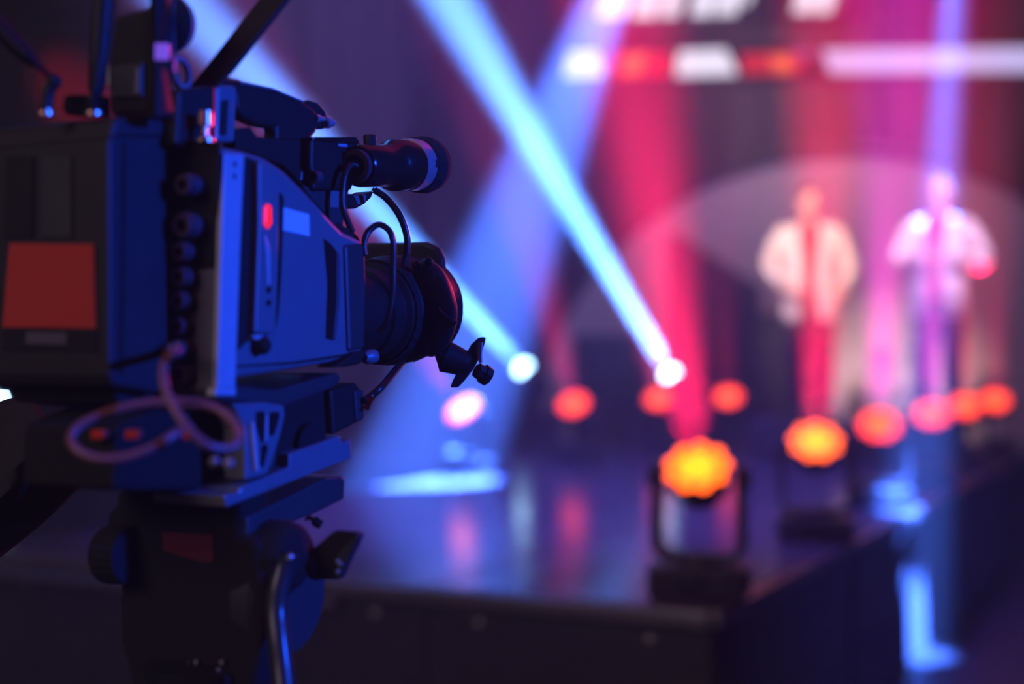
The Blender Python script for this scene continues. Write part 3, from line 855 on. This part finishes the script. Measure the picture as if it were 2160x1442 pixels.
# carrying handle
H_OFF, H_W = -.05, .02
hd = mk('handle_post', side([(457, 178), (500, 180), (500, 205), (497, 300), (455, 300)], H_OFF + .004, H_W + .008), M_BODY, bc, bevel=.004)
mk('post_recess', side([(468, 212), (482, 210), (478, 285), (463, 285)], H_OFF + .0052, .002), M_BLK, hd)
grip = mk('handle_grip', side([(457, 178), (470, 168), (510, 172), (575, 186), (640, 212), (668, 232), (672, 262), (668, 280), (650, 300), (582, 300), (582, 271), (545, 264), (516, 250), (500, 232), (496, 200)], H_OFF, H_W), M_BLK, bc, bevel=.005)
mk('grip_top_strip', side([(510, 171), (577, 185), (642, 212), (641, 217), (576, 190), (508, 177)], H_OFF + .002, .012), M_BODY, grip, bevel=.001)
mk('record_button', side([(474, 163), (508, 169), (510, 174), (474, 170)], H_OFF - .004, .02), M_REDBTN, grip, bevel=.001)
mk('handle_column', side([(582, 290), (660, 290), (655, 330), (645, 395), (630, 388), (600, 340)], H_OFF, .014), M_BLK, bc, bevel=.004)
mk('column_highlight', side([(647, 300), (652, 300), (641, 380), (634, 380)], H_OFF + .002, .004), M_BODY, bc, bevel=.001)  # edge highlight put in as a paler strip
mk('handle_base', side([(500, 272), (528, 268), (542, 288), (586, 294), (640, 392), (655, 405), (600, 350), (520, 316), (498, 312)], H_OFF + .005, .02), M_BLK, bc, bevel=.003)
mk('shoe_block', side([(638, 215), (655, 210), (672, 216), (690, 236), (694, 262), (686, 272), (664, 270)], H_OFF - .004, .03), M_BLK, bc, bevel=.003)
for px, py, r in ((693, 258, .0075), (673, 250, .005)):
    mk('shoe_knob', lathe(S(px, py, H_OFF + .0), CF, [(-.008, .001), (-.008, r), (.0, r), (.003, r * .6), (.01, r * .6), (.0105, .0005)], 16), M_CHROME, bc, smooth=40)
mk('rear_mount', side([(376, 188), (455, 178), (458, 300), (455, 318), (370, 306)], -.03, .08), M_BLK, bc, bevel=.004)
tk = P(432, 300, 1.5)
mk('thumb_screw', lathe(tk, (0, 0, 1), [(0, .001), (0, .010), (.004, .010), (.006, .004), (.016, .004), (.018, .0085), (.032, .008), (.034, .0005)], 20), M_BRASS, bc, smooth=40)
mk('carry_strap', loft([[p + a * CR * .02 + b * Vector((.65, .3, .6)).normalized() * .011 for a, b in ((-1, -1), (1, -1), (1, 1), (-1, 1))] for p in catmull([P(418, 196, 1.56), P(452, 160, 1.56), P(500, 100, 1.56), P(560, 24, 1.57), P(625, -60, 1.58)], 6)]), M_CLOTH, bc, smooth=60)

# antennas and viewfinder above the adapter
DA = 1.44
an = mk('antenna', tube(catmull([P(97, 236, DA), P(99, 200, DA), P(108, 178, DA)], 5), .0072, 12), M_BLK, bc, smooth=50)
mk('antenna_joint', ellipsoid(P(113, 172, DA), CR * .0085, CF * .0085, CU * .0085, 14, 8), M_BLK, an, smooth=60)
mk('antenna_whip', tube([P(116, 172, DA), P(60, 120, DA), P(-20, 40, DA)], [.0075, .009, .009], 12), M_BLK, an, smooth=50)
mk('antenna_socket', lathe(P(97, 243, DA), (0, 0, 1), [(0, .001), (0, .0075), (.003, .0075), (.0032, .005), (.006, .005), (.0062, .001)], 12), M_BRASS, an, smooth=40)
an2 = mk('antenna', tube([P(200, 236, DA), P(203, 190, DA), P(210, 110, DA), P(218, 0, DA), P(222, -70, DA)], [.0075, .009, .0105, .0115, .0115], 14), M_BLK, bc, smooth=50)
mk('antenna_socket', lathe(P(198, 243, DA), (0, 0, 1), [(0, .001), (0, .0085), (.003, .0085), (.0032, .005), (.006, .005), (.0062, .001)], 12), M_BRASS, an2, smooth=40)
qV = P(300, 150, 1.50)
mk('receiver_box', back([(131, 206), (138, 199), (192, 199), (192, 244), (138, 244), (129, 232)], P(160, 220, 1.46), .03), M_GLOSSBLK, bc, bevel=.003)
vf = mk('viewfinder', back([(240, 34), (305, 18), (338, 18), (340, 246), (232, 246), (228, 140)], qV, .02), M_BLK, bc, bevel=.006)
mk('viewfinder_panel', back([(233, 140), (300, 132), (300, 205), (234, 205)], qV - CF * .004, .005), M_BODYD, vf, bevel=.001)
mk('viewfinder_edge', back([(226, 138), (232, 138), (232, 180), (226, 180)], qV - CF * .006, .008), M_RAIL, vf)
mk('viewfinder_strip', back([(286, 142), (294, 142), (293, 196), (282, 196)], qV - CF * .006, .003), M_BODY, vf)
pst = mk('support_post', tube([P(337, -60, 1.45), P(337, 250, 1.45)], .0155, 16), M_BLK, bc, smooth=50)
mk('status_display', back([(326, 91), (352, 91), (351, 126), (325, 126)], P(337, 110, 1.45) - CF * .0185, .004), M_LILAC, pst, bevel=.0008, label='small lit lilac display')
mk('post_trim', tube([P(366, -60, 1.45), P(366, 150, 1.45)], .0022, 8), M_ALU, pst, smooth=50)
ec = P(358, 52, 1.53)
mk('eyecup', ellipsoid(ec, CR * .032, CF * .02, CU * .031, 28, 16), M_RUB, bc, smooth=70)
mk('eyecup_rim', tube([ec + CR * (.032 * math.cos(a)) + CU * (.031 * math.sin(a)) for a in [R(-75 + 6.5 * k) for k in range(20)]], .0011, 8), M_RAIL, bc, smooth=60)
mk('eyecup_ring', ring(P(376, 155, 1.52), Vector((.9, -.3, .1)), .013, .018, .006, 24), M_CHROME, bc, smooth=40)

# microphone on its mount
mm = mk('microphone_mount', side([(657, 288), (750, 290), (762, 300), (768, 330), (742, 402), (662, 402), (655, 340)], -.035, .04), M_BLK, bc, bevel=.004)
mk('mount_cap', side([(660, 288), (752, 288), (760, 300), (752, 304), (660, 296)], -.032, .046), M_GLOSSBLK, mm, bevel=.002)
mk('mount_tab', side([(713, 303), (732, 304), (735, 310), (716, 309)], -.034, .004), M_RAIL, mm, bevel=.0008)
mk('mount_socket', ring(S(671, 374, -.035), -CF, .0055, .0078, .012, 22), MATS['connector_metal'], mm, smooth=40)
mk('mount_column', side([(640, 392), (738, 396), (724, 482), (702, 470), (652, 412)], -.042, .035), M_BODYD, mm, bevel=.003)
mk('mount_plate', side([(694, 400), (716, 400), (715, 438), (694, 438)], -.04, .004), M_ALU, mm, bevel=.001)
mp0, mp1 = P(756, 350, 1.765), P(920, 347, 1.955)
ma = (mp1 - mp0).normalized()
ML = (mp1 - mp0).length
mic = mk('microphone', lathe(mp0, ma, [(0, .001), (0, .024), (.004, .0265), (.05, .0265), (.075, .027), (.08, .029), (.088, .0335), (.118, .0335), (.12, .03), (ML * .7, .03), (ML * .7, .001)], 32), M_GLOSSBLK, bc, smooth=40)
mk('microphone_band', lathe(mp0 + ma * .122, ma, [(0, .001), (0, .0345), (.026, .0345), (.024, .001)], 32), M_CHROME, mic, smooth=40)
mk('band_clip', box(mp0 + ma * .15 + (-ma.cross(Vector((0, 0, 1))).normalized()) * -.031, .008, .005, .005, ma, ma.cross(Vector((0, 0, 1))).normalized()), M_BLK, mic, bevel=.001)
mk('windscreen', lathe(mp0 + ma * .150, ma, [(0, .001), (0, .033), (.004, .037), (.022, .0385), (.036, .036), (.046, .029), (.052, .016), (.054, .001)], 32), M_FOAM, mic, smooth=70)
mk('tail_ring', ring(mp0 - ma * .002, -ma, .014, .021, .008, 26), MATS['connector_metal'], mic, smooth=40)
mk('mount_knob', lathe(P(780, 308, 1.80), (0, 0, 1), [(0, .001), (0, .0078), (.012, .0085), (.014, .0075), (.0142, .0005)], 20, serr=-.06), M_BLK, mm, smooth=30)
mk('mount_jaw', side([(726, 408), (772, 410), (790, 402), (784, 418), (768, 432), (752, 440), (728, 440)], -.045, .03), M_BLK, mm, bevel=.003)
mk('jaw_facet', side([(746, 412), (774, 411), (770, 430), (756, 432)], -.043, .004), M_BODY, mm, bevel=.001)

# lens
LC = S(846, 652, -.075)
def La(t): return LC + CF * t
lens = mk('lens', lathe(La(-.2), CF, [(0, .001), (0, .055), (.09, .055), (.092, .06), (.12, .06), (.124, .066), (.15, .069), (.16, .074), (.205, .074), (.211, .07), (.25, .07), (.25, .001)], 44), M_BLK, bc, smooth=35)
mk('focus_ring', lathe(La(-.035), CF, [(0, .001), (0, .0725), (.016, .0725), (.016, .001)], 60, serr=.02), M_RUB, lens)
mk('iris_ring', lathe(La(-.07), CF, [(0, .001), (0, .069), (.012, .069), (.01, .001)], 60, serr=.02), M_RUB, lens)
mk('lens_hood', back([(768, 512), (895, 511), (920, 522), (931, 545), (936, 620), (930, 700), (890, 742), (780, 742), (765, 700), (765, 530)], La(.045), .014), M_BLK, bc, bevel=.005)
sgl = [v.xy for v in catmull([Vector((x, y, 0)) for x, y in ((868, 580), (880, 556), (900, 545), (930, 564), (953, 604), (965, 652), (958, 702), (936, 738), (905, 752), (888, 720), (882, 660), (872, 610))], 4)]
sg = mk('servo_grip', loft([[B(905 + (x - 905) * k, 650 + (y - 650) * k, La(t)) for x, y in sgl] for t, k in ((-.05, .55), (-.046, .82), (-.036, .96), (-.02, 1.0), (.02, 1.0))]), M_BLK, bc, smooth=50)
mk('grip_ridge', tube(catmull([B(876, 588, La(-.046)), B(881, 615, La(-.048)), B(892, 640, La(-.046))], 5), .0022, 8), M_GLOSSBLK, sg, smooth=60)
mk('grip_rocker', tube(catmull([B(922, 645, La(-.046)), B(938, 664, La(-.049)), B(962, 684, La(-.044))], 5), [.004] * 11, 8), M_GLOSSBLK, sg, smooth=60)
for x, y in ((878, 560), (905, 552), (846, 648)):
    mk('grip_button', ellipsoid(B(x, y, La(-.048)), CR * .006, CF * .004, CU * .006, 12, 8), M_GLOSSBLK, sg, smooth=60)
mk('lens_release', side([(706, 775), (750, 742), (778, 738), (760, 768), (735, 774)], .008, .03), M_BLK, bc, bevel=.003)
ss = P(778, 752, 1.76)
mk('lock_screw', lathe(ss, -CF, [(-.01, .001), (-.01, .009), (.004, .009), (.008, .006), (.012, .006), (.0125, .0005)], 18), M_ALU, bc, smooth=40)
# clamp arm with wing knob under the lens front
k0, k1 = P(890, 728, 1.93), P(990, 770, 1.93)
arm = mk('clamp_arm', tube([k0, P(940, 752, 1.93), k1], [.026, .022, .0165], 18), M_BLK, bc, smooth=50)
wk = mk('wing_knob', loft([[p + RGT * (a * wd) + Vector((0, 1, 0)) * (b * .006) for a, b in ((-1, -1), (1, -1), (1, 1), (-1, 1))] for p, wd in ((P(1018, 711, 1.925), .0048), (P(1008, 726, 1.925), .009), (P(996, 752, 1.925), .0105), (P(984, 776, 1.925), .0105), (P(968, 802, 1.925), .008), (P(958, 817, 1.925), .0055))]), M_BLK, arm, bevel=.0025)
mk('knob_stripe', back([(1008, 722), (1017, 721), (1015, 750), (1016, 764), (1010, 765), (1007, 748)], P(1005, 740, 1.922) - CF * .006, .003), M_RAIL, arm, bevel=.0005)
mk('knob_bolt', lathe(P(1006, 780, 1.93), (P(1034, 797, 1.94) - P(1006, 780, 1.93)), [(0, .001), (0, .011), (.01, .011), (.0105, .014), (.02, .0135), (.0205, .0005)], 8), M_BLK, arm)

# cables on the camera
def cable(name, pts, r, m, parent, n=8):
    return mk(name, tube(catmull(pts, n), r, 10), m, parent, smooth=60)
cable('microphone_cable', [P(760, 352, 1.76), P(740, 348, 1.75), P(727, 372, 1.74), P(722, 410, 1.735), P(724, 440, 1.735), P(736, 472, 1.735), P(744, 490, 1.735)], .0042, M_BCABLE, bc)
cable('microphone_cable', [P(786, 398, 1.80), P(815, 418, 1.80), P(842, 452, 1.79), P(857, 492, 1.79), P(859, 525, 1.79), P(852, 560, 1.79)], .0045, M_BCABLE, bc)
cable('lens_cable', [P(770, 540, 1.735), P(768, 515, 1.735), P(776, 490, 1.74), P(798, 474, 1.745), P(820, 486, 1.745), P(829, 512, 1.745), P(829, 560, 1.745), P(828, 620, 1.745), P(818, 675, 1.745), P(800, 700, 1.75)], .0040, M_BCABLE, bc)
cable('lens_cable', [P(850, 762, 1.86), P(830, 785, 1.80), P(805, 815, 1.75), P(782, 835, 1.74), P(768, 845, 1.73)], .0046, M_BCABLE, bc)
mk('cable_plug', tube([P(782, 836, 1.735), P(772, 862, 1.73)], [.0055, .004], 10), M_REDBTN, bc, smooth=50)

# pale cable hanging in a loop from the connector panel
DC = 1.345
vc = mk('video_cable', tube(catmull([B(408, 732, qB) - CF * .03, P(372, 738, DC), P(348, 765, DC), P(346, 808, DC - .01), P(362, 850, DC - .02), P(392, 897, DC - .03), P(432, 935, DC - .03), P(470, 946, DC - .02), P(500, 935, DC - .01), P(498, 900, DC), P(468, 868, DC + .01), P(410, 848, DC + .015), P(330, 848, DC + .015), P(250, 862, DC + .01), P(180, 890, DC), P(150, 920, DC - .01), P(163, 948, DC - .02), P(205, 966, DC - .025), P(262, 964, DC - .025), P(325, 942, DC - .02), P(380, 908, DC), P(400, 900, DC + .03)], 7), .0042, 12), M_CABLE, smooth=60,
        label='pale cable hanging in a loose loop from the camera connectors', cat='cable')
mk('cable_plug', lathe(B(408, 732, qB) - CF * .024, -CF, [(0, .001), (0, .0105), (.008, .0105), (.009, .008), (.016, .008), (.018, .005), (.024, .005), (.0245, .001)], 18), MATS['connector_metal'], vc, smooth=40)

# ------------------------------------------------------------------ tripod
DT = 1.57
hub = P(420, 1250, DT)
tp = thing('tripod', 'black fluid-head tripod with pan handle carrying the broadcast camera', 'tripod', Vector((hub.x, hub.y + .05, 0)))
mk('clamp_plate', side([(521, 1091), (600, 1052), (690, 1006), (720, 1002), (728, 1010), (727, 1052), (660, 1086), (600, 1108), (530, 1136), (521, 1130)], .0, .09), M_BODYD, tp, bevel=.003)
mk('clamp_lever', tube([P(648, 1088, 1.66), P(664, 1098, 1.66), P(678, 1107, 1.66)], [.007, .006, .0055], 10), M_GLOSSBLK, tp, smooth=50)
qT = P(420, 1200, DT)
head = mk('fluid_head', back([(242, 1034), (505, 1040), (512, 1130), (545, 1140), (560, 1240), (550, 1390), (535, 1460), (280, 1460), (252, 1350), (250, 1228), (222, 1210), (222, 1080), (242, 1066)], qT, .05), M_RUB, tp, bevel=.01)
mk('head_red_glint', back([(342, 1122), (448, 1128), (450, 1184), (430, 1186), (344, 1160)], qT - CF * .002, .003), mat('painted_red_glint', (.13, .012, .018), .5), head)  # red reflection on the head painted as a dim plate
mk('drag_dial', lathe(P(250, 1168, DT + .04), -CR, [(-.02, .001), (-.02, .033), (.012, .035), (.018, .03), (.0185, .001)], 44, serr=-.035), M_RUB, tp)
mk('tilt_hub', lathe(P(600, 1172, DT - .005), CR, [(-.06, .001), (-.06, .039), (.0, .039), (.012, .036), (.02, .028), (.023, .0005)], 32), M_RUB, tp, smooth=45)
mk('counterbalance_disc', lathe(P(594, 1252, DT + .03), CR, [(-.02, .001), (-.02, .066), (.006, .07), (.012, .066), (.0125, .0005)], 40), M_BODYD, tp, smooth=35)
lv = mk('rosette_lever', back([(650, 1166), (703, 1120), (752, 1124), (709, 1174), (711, 1223), (650, 1222)], P(690, 1170, DT + .0), .01), M_RUB, tp, bevel=.002)
mk('lever_lit_face', back([(709, 1173), (718, 1160), (752, 1125), (756, 1132), (714, 1222), (709, 1220)], P(690, 1170, DT) - CF * .004, .012), M_BODYD, lv, bevel=.001)  # light on the lever's right face put in as a paler plate
for x, y in ((714, 1182), (719, 1188), (714, 1204)):
    mk('lever_bolt', lathe(B(x, y, P(690, 1170, DT) - CF * .004), -CF, [(0, .001), (0, .0024), (.003, .002), (.0031, .0004)], 10), M_CHROME, lv, smooth=40)
mk('lever_neck', tube([P(605, 1192, DT + .01), P(668, 1192, DT + .01)], .018, 16), M_RUB, tp, smooth=50)
ph = mk('pan_handle', tube(catmull([P(610, 1165, DT - .03), P(600, 1195, DT - .03), P(588, 1240, DT - .035), P(583, 1290, DT - .04), P(588, 1350, DT - .05), P(596, 1420, DT - .06), P(606, 1520, DT - .08), P(622, 1680, DT - .12)], 6), 0.0125, 16), mat('handle_tube', (.03, .03, .035), .28), tp, smooth=60)
mk('handle_screw', lathe(P(613, 1174, DT - .048), -CF, [(0, .001), (0, .004), (.004, .003), (.0042, .0004)], 10), M_CHROME, ph, smooth=40)
mk('handle_clamp', box(P(603, 1398, DT - .05), .006, .004, .014), M_BRASS, ph, bevel=.001)
mk('handle_grip', tube([P(622, 1680, DT - .12), P(634, 1800, DT - .16)], .017, 14), M_RUB, tp, smooth=50)
bx, by = tp.location.x, tp.location.y
zb = P(420, 1400, DT).z
mk('bowl', lathe((bx, by, zb - .12), (0, 0, 1), [(0, .001), (0, .04), (.05, .068), (.11, .074), (.118, .06), (.119, .001)], 32), M_BLK, tp, smooth=40)
for x, y in ((398, 1402), (392, 1420), (470, 1395), (463, 1412), (416, 1395)):
    mk('bowl_screw', lathe(B(x, y, qT - CF * .004), -CF, [(0, .001), (0, .003), (.003, .0025), (.0032, .0004)], 8), M_CHROME, tp, smooth=40)
for k in range(3):
    a = R(90 + 120 * k)
    d = Vector((math.cos(a), math.sin(a), 0))
    c = Vector((bx, by, 0))
    lg = mk('leg', tube([c + d * .06 + Vector((0, 0, zb - .09)), c + d * .3 + Vector((0, 0, .6))], .018, 12), M_BODYD, tp, smooth=50)
    mk('lower_leg', tube([c + d * .29 + Vector((0, 0, .62)), c + d * .5 + Vector((0, 0, .03))], .013, 12), M_BODYD, lg, smooth=50)
    mk('foot', lathe(c + d * .505, (0, 0, 1), [(0, .03), (.02, .025), (.035, .012), (.0355, .001)], 14), M_RUB, lg, smooth=40)

# dark cloth cover hanging at the left edge
cl = []
for u in range(13):
    t = u / 12
    x0, y0 = 165 - 190 * t, 1026 + 172 * t
    x1, y1 = 60 - 120 * t, 828 + 50 * t
    lp = []
    for v in range(9):
        s_ = v / 8
        lp.append(P(x0 + (x1 - x0) * s_, y0 + (y1 - y0) * s_ + 6 * math.sin(s_ * 9 + t * 4), 1.80 + .03 * math.sin(s_ * 7 + t * 3) + .05 * math.sin(math.pi * s_) * -1))
    cl.append(lp + [p + Vector((0, .012, 0)) for p in reversed(lp)])
mk('cloth_cover', loft(cl), M_CLOTH, smooth=60, label='black cloth cover hanging in shadow left of the tripod head', cat='cloth')
